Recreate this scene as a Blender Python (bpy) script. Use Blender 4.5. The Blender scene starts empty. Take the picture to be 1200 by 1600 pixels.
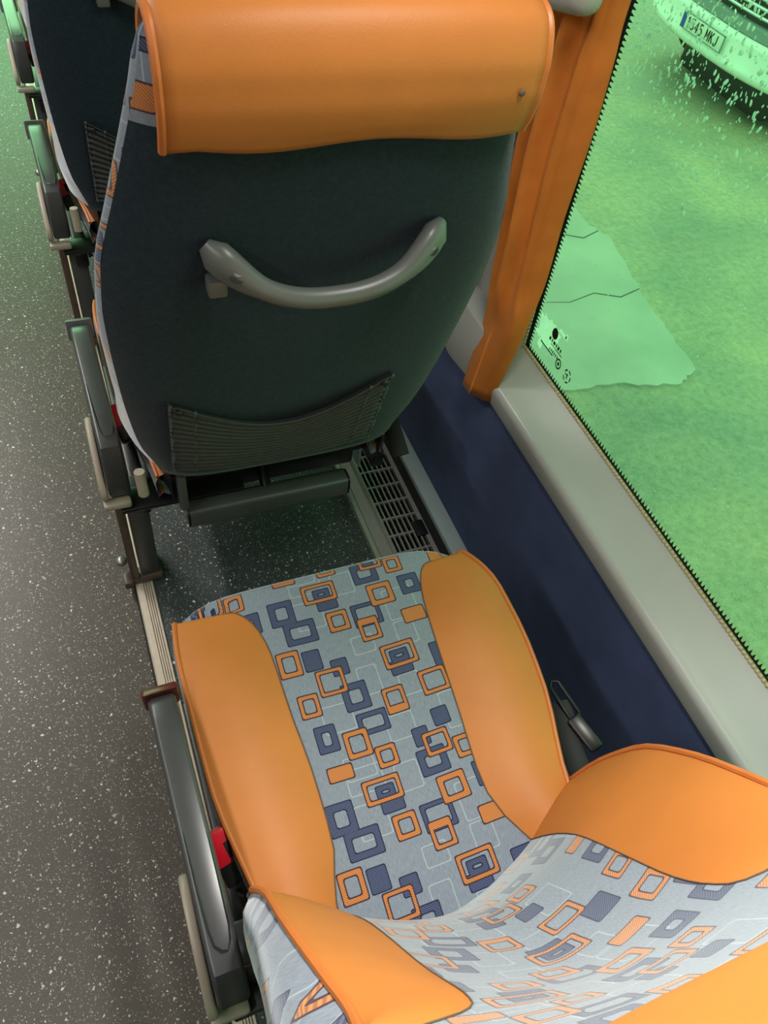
import bpy, bmesh, math, random
import numpy as np
from mathutils import Vector, Matrix
random.seed(7)
sc = bpy.context.scene
COL = sc.collection

# ------------------------------------------------------------------ camera
cam = bpy.data.cameras.new('camera')
cam.sensor_fit = 'VERTICAL'; cam.sensor_height = 36.0
cam.lens = 36.0 * 1190.0 / 1600.0
cam.clip_start = 0.02
cam_ob = bpy.data.objects.new('camera', cam); COL.objects.link(cam_ob)
Lx = Vector((0.92615168, -0.21012791, 0.31319217))
Fy = Vector((-0.35667616, -0.75787946, 0.54626078))
Dz = Vector((-0.12257728, 0.61762852, 0.77685895))
right = Vector((Lx.x, Fy.x, -Dz.x)); down = Vector((Lx.y, Fy.y, -Dz.y)); fwd = Vector((Lx.z, Fy.z, -Dz.z))
R = Matrix((right, -down, -fwd)).transposed().to_4x4()
cam_ob.matrix_world = Matrix.Translation((0, 0, 1.62)) @ R
sc.camera = cam_ob

# ------------------------------------------------------------------ light and exposure
vs = sc.view_settings
vs.view_transform = 'Standard'; vs.look = 'None'; vs.gamma = 1.0; vs.use_curve_mapping = False
vs.exposure = 0.0
world = bpy.data.worlds.new('world'); sc.world = world; world.use_nodes = True
bg = world.node_tree.nodes['Background']
bg.inputs[0].default_value = (0.93, 0.97, 1.0, 1); bg.inputs[1].default_value = 1.75
try:
    sc.cycles.use_denoising = True
    sc.cycles.max_bounces = 8; sc.cycles.transparent_max_bounces = 16
    sc.cycles.sample_clamp_indirect = 6.0
    sc.cycles.caustics_reflective = False; sc.cycles.caustics_refractive = False
except Exception:
    pass

def area_light(name, loc, rot, sx, sy, power, color):
    l = bpy.data.lights.new(name, 'AREA'); l.shape = 'RECTANGLE'; l.size = sx; l.size_y = sy
    l.energy = power; l.color = color
    o = bpy.data.objects.new(name, l); COL.objects.link(o); o.location = loc; o.rotation_euler = rot
    return o
LAMP_COL = (1.0, 0.955, 0.90)
area_light('ceiling_light', (-0.95, 0.55, 2.06), (0, 0, 0), 0.16, 2.2, 16, LAMP_COL)
area_light('ceiling_light', (-0.95, 3.1, 2.06), (0, 0, 0), 0.16, 2.2, 50, LAMP_COL)
area_light('reading_fill_light', (0.46, 0.48, 1.90), (0, 0, 0), 0.10, 0.45, 6.5, LAMP_COL)
backrest_fill = area_light('reading_fill_light', (0.42, 0.66, 1.88), (0, 0, 0), 0.12, 0.12, 5.2, LAMP_COL)  # unseen lamp added to brighten the nearest backrest
backrest_fill.rotation_euler = Vector((-0.10, -0.74, -0.86)).to_track_quat('-Z', 'Y').to_euler(); backrest_fill.data.spread = math.radians(75)
# daylight standing in the windscreen and the near-side windows, filtered by their green panes
area_light('windscreen_daylight', (-0.6, 7.2, 1.4), (math.radians(-80), 0, 0), 2.0, 1.4, 40, (0.95, 1.0, 0.97))

# ------------------------------------------------------------------ helpers
def pch(xs, ys):
    xs = np.array(xs, float); ys = np.array(ys, float)
    h = np.diff(xs); d = np.diff(ys) / h
    m = np.zeros(len(xs)); m[0] = d[0]; m[-1] = d[-1]
    for i in range(1, len(xs) - 1):
        if d[i-1] * d[i] > 0:
            w1 = 2*h[i] + h[i-1]; w2 = h[i] + 2*h[i-1]
            m[i] = (w1 + w2) / (w1/d[i-1] + w2/d[i])
    def f(x):
        x = min(max(x, xs[0]), xs[-1])
        i = min(max(int(np.searchsorted(xs, x)) - 1, 0), len(h) - 1)
        t = (x - xs[i]) / h[i]
        return float((2*t**3-3*t**2+1)*ys[i] + (t**3-2*t**2+t)*h[i]*m[i] + (-2*t**3+3*t**2)*ys[i+1] + (t**3-t**2)*h[i]*m[i+1])
    return f

def sstep(a, b, x):
    t = min(max((x - a) / (b - a), 0), 1); return t*t*(3 - 2*t)

def link_mesh(name, verts, faces, mat, parent=None, smooth=True, uvs=None):
    me = bpy.data.meshes.new(name)
    me.from_pydata([tuple(v) for v in verts], [], faces)
    me.validate(); me.update()
    if smooth:
        me.polygons.foreach_set('use_smooth', [True] * len(me.polygons))
    if uvs is not None:
        ul = me.uv_layers.new(name='UVMap')
        for lp in me.loops: ul.data[lp.index].uv = uvs[lp.vertex_index]
    if mat: me.materials.append(mat)
    o = bpy.data.objects.new(name, me); COL.objects.link(o)
    if parent: o.parent = parent
    return o

def grid(name, P, mat, parent=None, uv=None, flip=False, closed=False, solid=0.0, smooth=True):
    nr, nc = len(P), len(P[0]); v = [p for r in P for p in r]; f = []
    for r in range(nr - 1):
        for c in range(nc if closed else nc - 1):
            c2 = (c + 1) % nc
            q = (r*nc + c, r*nc + c2, (r+1)*nc + c2, (r+1)*nc + c)
            f.append(q[::-1] if flip else q)
    u = [t for r in uv for t in r] if uv else None
    o = link_mesh(name, v, f, mat, parent, smooth, u)
    if solid:
        m = o.modifiers.new('thickness', 'SOLIDIFY'); m.thickness = solid; m.offset = -1
    return o

class MB:
    def __init__(s): s.v = []; s.f = []
    def add(s, v, f):
        n = len(s.v); s.v += [tuple(p) for p in v]; s.f += [tuple(i + n for i in q) for q in f]; return s
    def box(s, x0, x1, y0, y1, z0, z1, bev=0.0, seg=2, mat=None):
        bm = bmesh.new(); bmesh.ops.create_cube(bm, size=1.0)
        for q in bm.verts:
            q.co = Vector(((x0+x1)/2 + q.co.x*(x1-x0), (y0+y1)/2 + q.co.y*(y1-y0), (z0+z1)/2 + q.co.z*(z1-z0)))
        if bev: bmesh.ops.bevel(bm, geom=bm.edges[:], offset=bev, segments=seg, profile=0.5, affect='EDGES')
        if mat is not None: bm.transform(mat)
        s.bm(bm); return s
    def bm(s, bm):
        bm.verts.ensure_lookup_table()
        for i, q in enumerate(bm.verts): q.index = i
        s.add([q.co[:] for q in bm.verts], [[q.index for q in f.verts] for f in bm.faces]); bm.free(); return s
    def tube(s, pts, r, n=8, caps=True, ry=None, up=None):
        pts = [Vector(p) for p in pts]; k = len(pts)
        rr = r if isinstance(r, (list, tuple)) else [r]*k
        r2 = (ry if isinstance(ry, (list, tuple)) else [ry]*k) if ry is not None else rr
        V = []; prev = None
        for i, p in enumerate(pts):
            t = (pts[min(i+1, k-1)] - pts[max(i-1, 0)]).normalized()
            if up is not None: a = Vector(up)
            elif prev is None: a = Vector((0, 0, 1)) if abs(t.z) < 0.9 else Vector((0, 1, 0))
            else: a = prev
            n1 = (a - t * a.dot(t)).normalized(); n2 = t.cross(n1); prev = n1
            for j in range(n):
                th = 2*math.pi*j/n
                V.append(p + n1*(math.cos(th)*rr[i]) + n2*(math.sin(th)*r2[i]))
        F = []
        for i in range(k-1):
            for j in range(n):
                F.append((i*n+j, i*n+(j+1) % n, (i+1)*n+(j+1) % n, (i+1)*n+j))
        if caps:
            F.append(tuple(range(n))[::-1]); F.append(tuple((k-1)*n + j for j in range(n)))
        return s.add(V, F)
    def prism(s, poly, axis, a0, a1, bev=0.0, seg=2):
        """poly: list of 2D points in the plane normal to axis (x: (y,z), y: (x,z), z: (x,y))"""
        bm = bmesh.new()
        def mk(p, a):
            return {'x': (a, p[0], p[1]), 'y': (p[0], a, p[1]), 'z': (p[0], p[1], a)}[axis]
        A = [bm.verts.new(mk(p, a0)) for p in poly]; B = [bm.verts.new(mk(p, a1)) for p in poly]
        n = len(poly); bm.faces.new(A); bm.faces.new(B[::-1])
        for i in range(n): bm.faces.new((A[i], B[i], B[(i+1) % n], A[(i+1) % n]))
        bmesh.ops.recalc_face_normals(bm, faces=bm.faces[:])
        if bev: 
            ed = [e for e in bm.edges if any(len(f.verts) > 4 or f in () for f in e.link_faces)] or bm.edges[:]
            bmesh.ops.bevel(bm, geom=ed, offset=bev, segments=seg, profile=0.5, affect='EDGES')
        return s.bm(bm)
    def cyl(s, p0, p1, r, n=20, r1=None):
        return s.tube([p0, p1], [r, r if r1 is None else r1], n)
    def sphere(s, c, r, sx=1, sy=1, sz=1, u=16, v=10):
        bm = bmesh.new(); bmesh.ops.create_uvsphere(bm, u_segments=u, v_segments=v, radius=r)
        for q in bm.verts: q.co = Vector((c[0]+q.co.x*sx, c[1]+q.co.y*sy, c[2]+q.co.z*sz))
        return s.bm(bm)
    def build(s, name, mat, parent=None, smooth=True):
        o = link_mesh(name, s.v, s.f, mat, parent, smooth)
        if smooth:
            try: o.data.set_sharp_from_angle(angle=math.radians(42))
            except Exception: pass
        return o

def tag(o, label=None, cat=None, group=None, kind=None):
    if label: o['label'] = label
    if cat: o['category'] = cat
    if group: o['group'] = group
    if kind: o['kind'] = kind
    return o
def empty(name, loc=(0, 0, 0)):
    o = bpy.data.objects.new(name, None); COL.objects.link(o); o.location = loc; o.empty_display_size = 0.1; return o

# ------------------------------------------------------------------ materials
def srgb(r, g, b):
    def c(u):
        u /= 255.0
        return u/12.92 if u <= 0.04045 else ((u+0.055)/1.055)**2.4
    return (c(r), c(g), c(b), 1.0)
def mat_new(name):
    m = bpy.data.materials.new(name); m.use_nodes = True
    nt = m.node_tree; return m, nt, nt.nodes['Principled BSDF']
def noise_node(nt, scale, detail=3, rough=0.5, coord='Object'):
    tc = nt.nodes.new('ShaderNodeTexCoord'); n = nt.nodes.new('ShaderNodeTexNoise')
    n.inputs['Scale'].default_value = scale; n.inputs['Detail'].default_value = detail; n.inputs['Roughness'].default_value = rough
    nt.links.new(tc.outputs[coord], n.inputs['Vector']); return n
def ramp(nt, src, stops):
    r = nt.nodes.new('ShaderNodeValToRGB'); e = r.color_ramp.elements
    while len(e) < len(stops): e.new(0.5)
    for i, (p, c) in enumerate(stops): e[i].position = p; e[i].color = c
    nt.links.new(src, r.inputs[0]); return r
def simple(name, col, rough=0.5, metal=0.0, var=0.12, scale=40, bump=0.0, bscale=300, sheen=0.0, spec=0.5, sheen_tint=None):
    m, nt, b = mat_new(name)
    n = noise_node(nt, scale)
    lo = tuple(c*(1-var) for c in col[:3]) + (1,); hi = tuple(min(1, c*(1+var)) for c in col[:3]) + (1,)
    r = ramp(nt, n.outputs['Fac'], [(0.3, lo), (0.7, hi)])
    nt.links.new(r.outputs[0], b.inputs['Base Color'])
    b.inputs['Roughness'].default_value = rough; b.inputs['Metallic'].default_value = metal
    b.inputs['Specular IOR Level'].default_value = spec
    if sheen:
        b.inputs['Sheen Weight'].default_value = sheen; b.inputs['Sheen Roughness'].default_value = 0.35
        if sheen_tint: b.inputs['Sheen Tint'].default_value = sheen_tint
    if bump:
        n2 = noise_node(nt, bscale, 2); bp = nt.nodes.new('ShaderNodeBump'); bp.inputs['Strength'].default_value = bump
        bp.inputs['Distance'].default_value = 0.002
        nt.links.new(n2.outputs['Fac'], bp.inputs['Height']); nt.links.new(bp.outputs[0], b.inputs['Normal'])
    return m

M = {}
M['leather'] = simple('tan_leather', srgb(187, 115, 54), 0.5, var=0.06, scale=9, bump=0.12, bscale=420, spec=0.3)
M['piping'] = simple('leather_piping', srgb(190, 108, 50), 0.42, var=0.06, scale=30)
M['seam'] = simple('seam_thread', srgb(96, 76, 60), 0.8, var=0.2, scale=600)
M['plush'] = simple('dark_plush', srgb(38, 50, 60), 0.95, var=0.18, scale=160, bump=0.5, bscale=700, sheen=0.25, spec=0.1)
M['net'] = simple('black_elastic', srgb(50, 52, 54), 0.6, var=0.2, scale=200)
M['grey_plastic'] = simple('grey_plastic', srgb(90, 94, 92), 0.36, var=0.05, scale=15)
M['dark_plastic'] = simple('dark_grey_plastic', srgb(74, 76, 76), 0.38, var=0.05, scale=20)
M['arm_plastic'] = simple('armrest_plastic', srgb(62, 63, 65), 0.30, var=0.05, scale=20)
M['black_plastic'] = simple('black_plastic', srgb(22, 22, 24), 0.35, var=0.1, scale=30)
M['beige_plastic'] = simple('beige_plastic', srgb(168, 156, 142), 0.4, var=0.05, scale=20)
M['maroon'] = simple('maroon_gloss', srgb(92, 38, 34), 0.25, var=0.08, scale=30)
M['brown_metal'] = simple('brown_painted_metal', srgb(92, 74, 64), 0.45, var=0.15, scale=40)
M['steel'] = simple('worn_steel', srgb(150, 148, 142), 0.35, metal=0.7, var=0.1, scale=60)
M['red'] = simple('red_button', srgb(205, 22, 44), 0.28, var=0.05, scale=30)
M['blue_carpet'] = simple('blue_wall_carpet', srgb(72, 84, 122), 0.95, var=0.12, scale=12, bump=0.35, bscale=600, sheen=0.15, spec=0.1)
M['sill'] = simple('grey_sill_plastic', srgb(176, 180, 176), 0.27, var=0.03, scale=8)
M['trim_grey'] = simple('grey_trim_plastic', srgb(160, 163, 160), 0.45, var=0.03, scale=8)
M['holder'] = simple('curtain_holder_plastic', srgb(150, 150, 142), 0.35, var=0.03, scale=8)
M['light_strip'] = simple('pale_blue_grey_metal', srgb(160, 178, 180), 0.5, var=0.05, scale=30)
M['alu'] = simple('brushed_aluminium', srgb(178, 176, 170), 0.4, metal=0.55, var=0.06, scale=80)
M['rail'] = simple('anodised_rail', srgb(206, 192, 176), 0.42, metal=0.35, var=0.06, scale=60)
M['black'] = simple('matte_black', srgb(14, 14, 15), 0.7, var=0.1, scale=60)
M['curtain'] = simple('orange_curtain', srgb(192, 114, 46), 0.8, var=0.08, scale=25, bump=0.25, bscale=900, sheen=0.1, spec=0.15)
M['ceiling'] = simple('pale_ceiling', srgb(205, 203, 196), 0.7, var=0.03, scale=6)
M['wall_panel'] = simple('pale_wall_panel', srgb(150, 152, 150), 0.7, var=0.03, scale=6)
M['car_paint'] = simple('white_car_paint', srgb(236, 240, 240), 0.25, var=0.02, scale=4)
M['car_trim'] = simple('car_grey_trim', srgb(120, 132, 132), 0.4, var=0.05, scale=8)
M['plate'] = simple('plate_white', srgb(232, 236, 232), 0.35, var=0.02, scale=10)
M['plate_ink'] = simple('plate_black', srgb(12, 14, 14), 0.5, var=0.05, scale=10)
M['plate_blue'] = simple('plate_blue', srgb(40, 80, 190), 0.4, var=0.05, scale=10)
M['chrome'] = simple('car_chrome', srgb(220, 226, 230), 0.2, metal=0.8, var=0.03, scale=10)
M['tyre'] = simple('tyre_rubber', srgb(20, 20, 20), 0.8, var=0.1, scale=30)
M['ink'] = simple('window_marking', srgb(14, 22, 16), 0.7, var=0.1, scale=200)
M['residue'] = simple('sticker_residue', srgb(235, 245, 225), 0.8, var=0.12, scale=80)

# ---- woven seat fabric with the rounded rectangles (coordinates in metres on the UV map)
PAT = [('O',0.2276,0.6995,0.0206,0.0112,0.0),('O',0.2835,0.6578,0.0306,0.0187,0.0069),('N',0.2917,0.632,0.0184,0.0101,0.0),('N',0.287,0.6539,0.015,0.0103,0.0081),
('N',0.2089,0.6358,0.0216,0.0232,0.0111),('N',0.2316,0.5936,0.0275,0.0206,0.0099),('O',0.3011,0.597,0.0188,0.0185,0.008),('N',0.3543,0.5954,0.0256,0.0212,0.007),
('O',0.3503,0.5686,0.0184,0.0207,0.0069),('O',0.352,0.5827,0.0162,0.0062,0.0),('O',0.3918,0.6266,0.0228,0.0212,0.0096),('N',0.3759,0.674,0.0236,0.02,0.0109),
('N',0.4505,0.6317,0.0191,0.0195,0.0111),('O',0.4358,0.5719,0.021,0.0136,0.0),('O',0.3843,0.5115,0.0298,0.0204,0.0069),('N',0.3804,0.4901,0.0193,0.0115,0.0),
('N',0.3834,0.5093,0.016,0.0105,0.008),('N',0.2363,0.5405,0.0151,0.0174,0.0),('N',0.2787,0.5186,0.0142,0.0138,0.0),('O',0.2572,0.4987,0.0235,0.0214,0.0064),
('N',0.2893,0.4658,0.0215,0.022,0.0107),('O',0.1971,0.5431,0.0191,0.0219,0.0085),('O',0.2102,0.4693,0.017,0.0184,0.0072),('O',0.3508,0.4425,0.0186,0.0208,0.0066),
('O',0.3485,0.428,0.0163,0.0065,0.0),('O',0.4252,0.4524,0.024,0.0202,0.0068),('N',0.4131,0.3954,0.0139,0.0138,0.0),('N',0.3035,0.4196,0.0254,0.017,0.0074),
('N',0.2221,0.4139,0.0172,0.0207,0.0101),('O',0.2678,0.3944,0.0206,0.0211,0.0082),('O',0.3074,0.3639,0.0171,0.0167,0.0073),('N',0.3709,0.3749,0.0129,0.0145,0.0),
('O',0.3923,0.3589,0.0216,0.0185,0.0065),('O',0.4331,0.3398,0.0164,0.0173,0.0077),('N',0.4558,0.4917,0.0176,0.021,0.0),
# pale stitched outlines in the ground weave
('L',0.262,0.68,0.03,0.02,0.0016),('L',0.33,0.665,0.02,0.022,0.0016),('L',0.255,0.62,0.025,0.026,0.0016),('L',0.42,0.60,0.028,0.03,0.0016),('L',0.33,0.545,0.02,0.016,0.0016),
('L',0.41,0.545,0.018,0.022,0.0016),('L',0.32,0.485,0.018,0.024,0.0016),('L',0.385,0.46,0.018,0.018,0.0016),('L',0.25,0.44,0.026,0.022,0.0016),('L',0.345,0.40,0.024,0.02,0.0016),('L',0.26,0.36,0.025,0.018,0.0016),('L',0.44,0.40,0.02,0.03,0.0016)]
PX, PY, X0, Y0 = 0.30, 0.34, 0.175, 0.332

def make_fabric():
    m, nt, b = mat_new('patterned_seat_fabric')
    N = nt.nodes; Lk = nt.links
    uv = N.new('ShaderNodeUVMap'); uv.uv_map = 'UVMap'
    sep0 = N.new('ShaderNodeSeparateXYZ'); Lk.new(uv.outputs[0], sep0.inputs[0])
    def math_(op, a, bb=None, c=None):
        n = N.new('ShaderNodeMath'); n.operation = op
        for i, s in enumerate((a, bb, c)):
            if s is None: continue
            if isinstance(s, (int, float)): n.inputs[i].default_value = s
            else: Lk.new(s, n.inputs[i])
        return n.outputs[0]
    # rows drift a little sideways from repeat to repeat
    xs = math_('MULTIPLY_ADD', sep0.outputs[1], -0.035, sep0.outputs[0])
    xs = math_('ADD', xs, 0.018)
    x = math_('ADD', math_('WRAP', xs, X0 + PX, X0), 0.0)
    y = math_('WRAP', sep0.outputs[1], Y0 + PY, Y0)
    comb = N.new('ShaderNodeCombineXYZ'); Lk.new(x, comb.inputs[0]); Lk.new(y, comb.inputs[1])
    P = comb.outputs[0]
    rects = []
    for t, cx, cy, hx, hy, st in PAT:
        cx = X0 + (cx - X0) % PX; cy = Y0 + (cy - Y0) % PY
        for dx in (-PX, 0, PX):
            for dy in (-PY, 0, PY):
                ax, ay = cx + dx, cy + dy
                if ax + hx > X0 and ax - hx < X0 + PX and ay + hy > Y0 and ay - hy < Y0 + PY:
                    rects.append((t, ax, ay, hx, hy, st))
    acc = {}
    for t, cx, cy, hx, hy, st in rects:
        v = N.new('ShaderNodeVectorMath'); v.operation = 'SUBTRACT'; Lk.new(P, v.inputs[0]); v.inputs[1].default_value = (cx, cy, 0)
        a = N.new('ShaderNodeVectorMath'); a.operation = 'ABSOLUTE'; Lk.new(v.outputs[0], a.inputs[0])
        s = N.new('ShaderNodeVectorMath'); s.operation = 'SUBTRACT'; Lk.new(a.outputs[0], s.inputs[0]); s.inputs[1].default_value = (hx, hy, 0)
        sp = N.new('ShaderNodeSeparateXYZ'); Lk.new(s.outputs[0], sp.inputs[0])
        d = math_('SMOOTH_MAX', sp.outputs[0], sp.outputs[1], 0.006)
        if st > 0:
            d = math_('SUBTRACT', math_('ABSOLUTE', math_('ADD', d, st/2)), st/2)
        acc[t] = d if t not in acc else math_('MINIMUM', acc[t], d)
    def below(s, e): return math_('LESS_THAN', s, e)
    def mix(fac, ca, cb):
        n = N.new('ShaderNodeMix'); n.data_type = 'RGBA'
        if isinstance(fac, (int, float)): n.inputs[0].default_value = fac
        else: Lk.new(fac, n.inputs[0])
        for k, cc in ((6, ca), (7, cb)):
            if isinstance(cc, tuple): n.inputs[k].default_value = cc
            else: Lk.new(cc, n.inputs[k])
        return n.outputs[2]
    # ribbed ground weave
    mp = N.new('ShaderNodeMapping'); mp.inputs['Scale'].default_value = (1500, 110, 1); Lk.new(uv.outputs[0], mp.inputs[0])
    nz = N.new('ShaderNodeTexNoise'); nz.inputs['Scale'].default_value = 1.0; nz.inputs['Detail'].default_value = 2; Lk.new(mp.outputs[0], nz.inputs['Vector'])
    base = ramp(nt, nz.outputs['Fac'], [(0.3, srgb(110, 118, 132)), (0.7, srgb(136, 145, 159))]).outputs[0]
    c = mix(below(acc['L'], 0.0), base, srgb(152, 164, 174))
    # twill stripes in the coloured threads
    wv = N.new('ShaderNodeTexWave'); wv.wave_type = 'BANDS'; wv.bands_direction = 'DIAGONAL'; wv.inputs['Scale'].default_value = 160; wv.inputs['Distortion'].default_value = 1.0
    Lk.new(uv.outputs[0], wv.inputs['Vector'])
    navy = ramp(nt, wv.outputs['Fac'], [(0.2, srgb(50, 54, 82)), (0.8, srgb(82, 92, 122))]).outputs[0]
    oran = ramp(nt, wv.outputs['Fac'], [(0.2, srgb(156, 94, 58)), (0.8, srgb(200, 130, 72))]).outputs[0]
    c = mix(below(acc['N'], 0.0), c, navy)
    c = mix(below(math_('ABSOLUTE', acc['N']), 0.0009), c, srgb(40, 42, 70))
    c = mix(below(acc['O'], 0.0), c, oran)
    c = mix(below(math_('ABSOLUTE', acc['O']), 0.0010), c, srgb(66, 44, 52))
    Lk.new(c, b.inputs['Base Color'])
    b.inputs['Roughness'].default_value = 0.9; b.inputs['Specular IOR Level'].default_value = 0.15
    b.inputs['Sheen Weight'].default_value = 0.9; b.inputs['Sheen Roughness'].default_value = 0.4
    b.inputs['Sheen Tint'].default_value = (0.9, 0.95, 1.0, 1)
    bp = N.new('ShaderNodeBump'); bp.inputs['Strength'].default_value = 0.35; bp.inputs['Distance'].default_value = 0.001
    Lk.new(nz.outputs['Fac'], bp.inputs['Height']); Lk.new(bp.outputs[0], b.inputs['Normal'])
    return m
M['fabric'] = make_fabric()

def make_floor(name, base_lo, base_hi, rough):
    m, nt, b = mat_new(name); N = nt.nodes; Lk = nt.links
    tc = N.new('ShaderNodeTexCoord')
    wob = N.new('ShaderNodeTexNoise'); wob.inputs['Scale'].default_value = 130; wob.inputs['Detail'].default_value = 1; Lk.new(tc.outputs['Object'], wob.inputs['Vector'])
    vm = N.new('ShaderNodeVectorMath'); vm.operation = 'MULTIPLY_ADD'; Lk.new(wob.outputs['Color'], vm.inputs[0]); vm.inputs[1].default_value = (.009, .009, 0); Lk.new(tc.outputs['Object'], vm.inputs[2])
    fac = None
    for scale, thr, keep in ((62, 0.135, 0.52), (120, 0.15, 0.5), (260, 0.18, 0.45)):
        vo = N.new('ShaderNodeTexVoronoi'); vo.voronoi_dimensions = '2D'; vo.inputs['Scale'].default_value = scale; Lk.new(vm.outputs[0], vo.inputs['Vector'])
        sp = N.new('ShaderNodeSeparateColor'); Lk.new(vo.outputs['Color'], sp.inputs[0])
        lt = N.new('ShaderNodeMath'); lt.operation = 'MULTIPLY'; Lk.new(sp.outputs[0], lt.inputs[0]); lt.inputs[1].default_value = thr * 1.3
        a = N.new('ShaderNodeMath'); a.operation = 'LESS_THAN'; Lk.new(vo.outputs['Distance'], a.inputs[0]); Lk.new(lt.outputs[0], a.inputs[1])
        k = N.new('ShaderNodeMath'); k.operation = 'GREATER_THAN'; Lk.new(sp.outputs[1], k.inputs[0]); k.inputs[1].default_value = keep
        p = N.new('ShaderNodeMath'); p.operation = 'MULTIPLY'; Lk.new(a.outputs[0], p.inputs[0]); Lk.new(k.outputs[0], p.inputs[1])
        br = N.new('ShaderNodeMath'); br.operation = 'MULTIPLY'; Lk.new(p.outputs[0], br.inputs[0]); Lk.new(sp.outputs[2], br.inputs[1])
        if fac is None: fac = br.outputs[0]
        else:
            mx = N.new('ShaderNodeMath'); mx.operation = 'MAXIMUM'; Lk.new(fac, mx.inputs[0]); Lk.new(br.outputs[0], mx.inputs[1]); fac = mx.outputs[0]
    nz = noise_node(nt, 400, 2); base = ramp(nt, nz.outputs['Fac'], [(0.3, base_lo), (0.7, base_hi)])
    mi = N.new('ShaderNodeMix'); mi.data_type = 'RGBA'; Lk.new(fac, mi.inputs[0]); Lk.new(base.outputs[0], mi.inputs[6]); mi.inputs[7].default_value = srgb(226, 220, 206)
    Lk.new(mi.outputs[2], b.inputs['Base Color']); b.inputs['Roughness'].default_value = rough
    b.inputs['Specular IOR Level'].default_value = 0.5
    bp = N.new('ShaderNodeBump'); bp.inputs['Strength'].default_value = 0.12; bp.inputs['Distance'].default_value = 0.001
    Lk.new(nz.outputs['Fac'], bp.inputs['Height']); Lk.new(bp.outputs[0], b.inputs['Normal'])
    return m
M['aisle'] = make_floor('speckled_aisle_vinyl', srgb(64, 56, 51), srgb(80, 71, 64), 0.42)
M['podium'] = make_floor('speckled_shaded_vinyl', srgb(46, 52, 54), srgb(58, 65, 67), 0.5)  # same vinyl as the aisle, shade under the seats put into its colour

def make_asphalt():
    m, nt, b = mat_new('wet_asphalt')
    n = noise_node(nt, 0.9, 5, 0.6); f = noise_node(nt, 22, 10, 0.8); g = noise_node(nt, 60, 3, 0.6)
    big = ramp(nt, n.outputs['Fac'], [(0.3, (0.27, 0.30, 0.25, 1)), (0.72, (0.58, 0.51, 0.34, 1))])
    mi = nt.nodes.new('ShaderNodeMix'); mi.data_type = 'RGBA'; mi.blend_type = 'OVERLAY'; mi.inputs[0].default_value = 0.9
    nt.links.new(big.outputs[0], mi.inputs[6]); nt.links.new(f.outputs['Fac'], mi.inputs[7])
    sp = ramp(nt, g.outputs['Fac'], [(0.66, (0, 0, 0, 1)), (0.72, (1, 1, 1, 1))])
    mj = nt.nodes.new('ShaderNodeMix'); mj.data_type = 'RGBA'; nt.links.new(sp.outputs[0], mj.inputs[0])
    nt.links.new(mi.outputs[2], mj.inputs[6]); mj.inputs[7].default_value = (0.5, 0.5, 0.47, 1)
    nt.links.new(mj.outputs[2], b.inputs['Base Color'])
    rr = ramp(nt, n.outputs['Fac'], [(0.35, (0.35, 0.35, 0.35, 1)), (0.65, (0.75, 0.75, 0.75, 1))]); nt.links.new(rr.outputs[0], b.inputs['Roughness'])
    bp = nt.nodes.new('ShaderNodeBump'); bp.inputs['Strength'].default_value = 0.7; bp.inputs['Distance'].default_value = 0.02
    nt.links.new(f.outputs['Fac'], bp.inputs['Height']); nt.links.new(bp.outputs[0], b.inputs['Normal'])
    return m
M['asphalt'] = make_asphalt()
M['concrete'] = simple('smooth_concrete', (0.40, 0.41, 0.37, 1), 0.5, var=0.10, scale=3, bump=0.1, bscale=40)
M['crack'] = simple('crack_fill', (0.10, 0.10, 0.10, 1), 0.8, var=0.2, scale=20)

def make_glass():
    m, nt, b = mat_new('green_window_glass'); N = nt.nodes; Lk = nt.links
    N.remove(b); out = N['Material Output']
    t = N.new('ShaderNodeBsdfTransparent')
    n = noise_node(nt, 2.0); r = ramp(nt, n.outputs['Fac'], [(0.2, (0.61, 0.98, 0.655, 1)), (0.8, (0.65, 0.99, 0.685, 1))]); Lk.new(r.outputs[0], t.inputs[0])
    g = N.new('ShaderNodeBsdfGlossy'); g.inputs['Roughness'].default_value = 0.02; g.inputs['Color'].default_value = (1, 1, 1, 1)
    lw = N.new('ShaderNodeLayerWeight'); lw.inputs['Blend'].default_value = 0.5
    pw = N.new('ShaderNodeMath'); pw.operation = 'POWER'; Lk.new(lw.outputs['Facing'], pw.inputs[0]); pw.inputs[1].default_value = 5.0
    fr = N.new('ShaderNodeMath'); fr.operation = 'MULTIPLY_ADD'; Lk.new(pw.outputs[0], fr.inputs[0]); fr.inputs[1].default_value = 0.5; fr.inputs[2].default_value = 0.02
    mx = N.new('ShaderNodeMixShader'); Lk.new(fr.outputs[0], mx.inputs[0]); Lk.new(t.outputs[0], mx.inputs[1]); Lk.new(g.outputs[0], mx.inputs[2])
    Lk.new(mx.outputs[0], out.inputs['Surface']); return m
M['glass'] = make_glass()
def make_water():
    m, nt, b = mat_new('rain_water'); N = nt.nodes; Lk = nt.links
    N.remove(b)
    n = noise_node(nt, 60); r = ramp(nt, n.outputs['Fac'], [(0.3, (0.86, 0.93, 0.9, 1)), (0.7, (1, 1, 1, 1))])
    t = N.new('ShaderNodeBsdfTranslucent'); Lk.new(r.outputs[0], t.inputs[0])
    g = N.new('ShaderNodeBsdfGlossy'); g.inputs['Roughness'].default_value = 0.1
    mx = N.new('ShaderNodeMixShader'); mx.inputs[0].default_value = 0.2
    Lk.new(t.outputs[0], mx.inputs[1]); Lk.new(g.outputs[0], mx.inputs[2]); Lk.new(mx.outputs[0], N['Material Output'].inputs['Surface'])
    return m
M['water'] = make_water()
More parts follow.
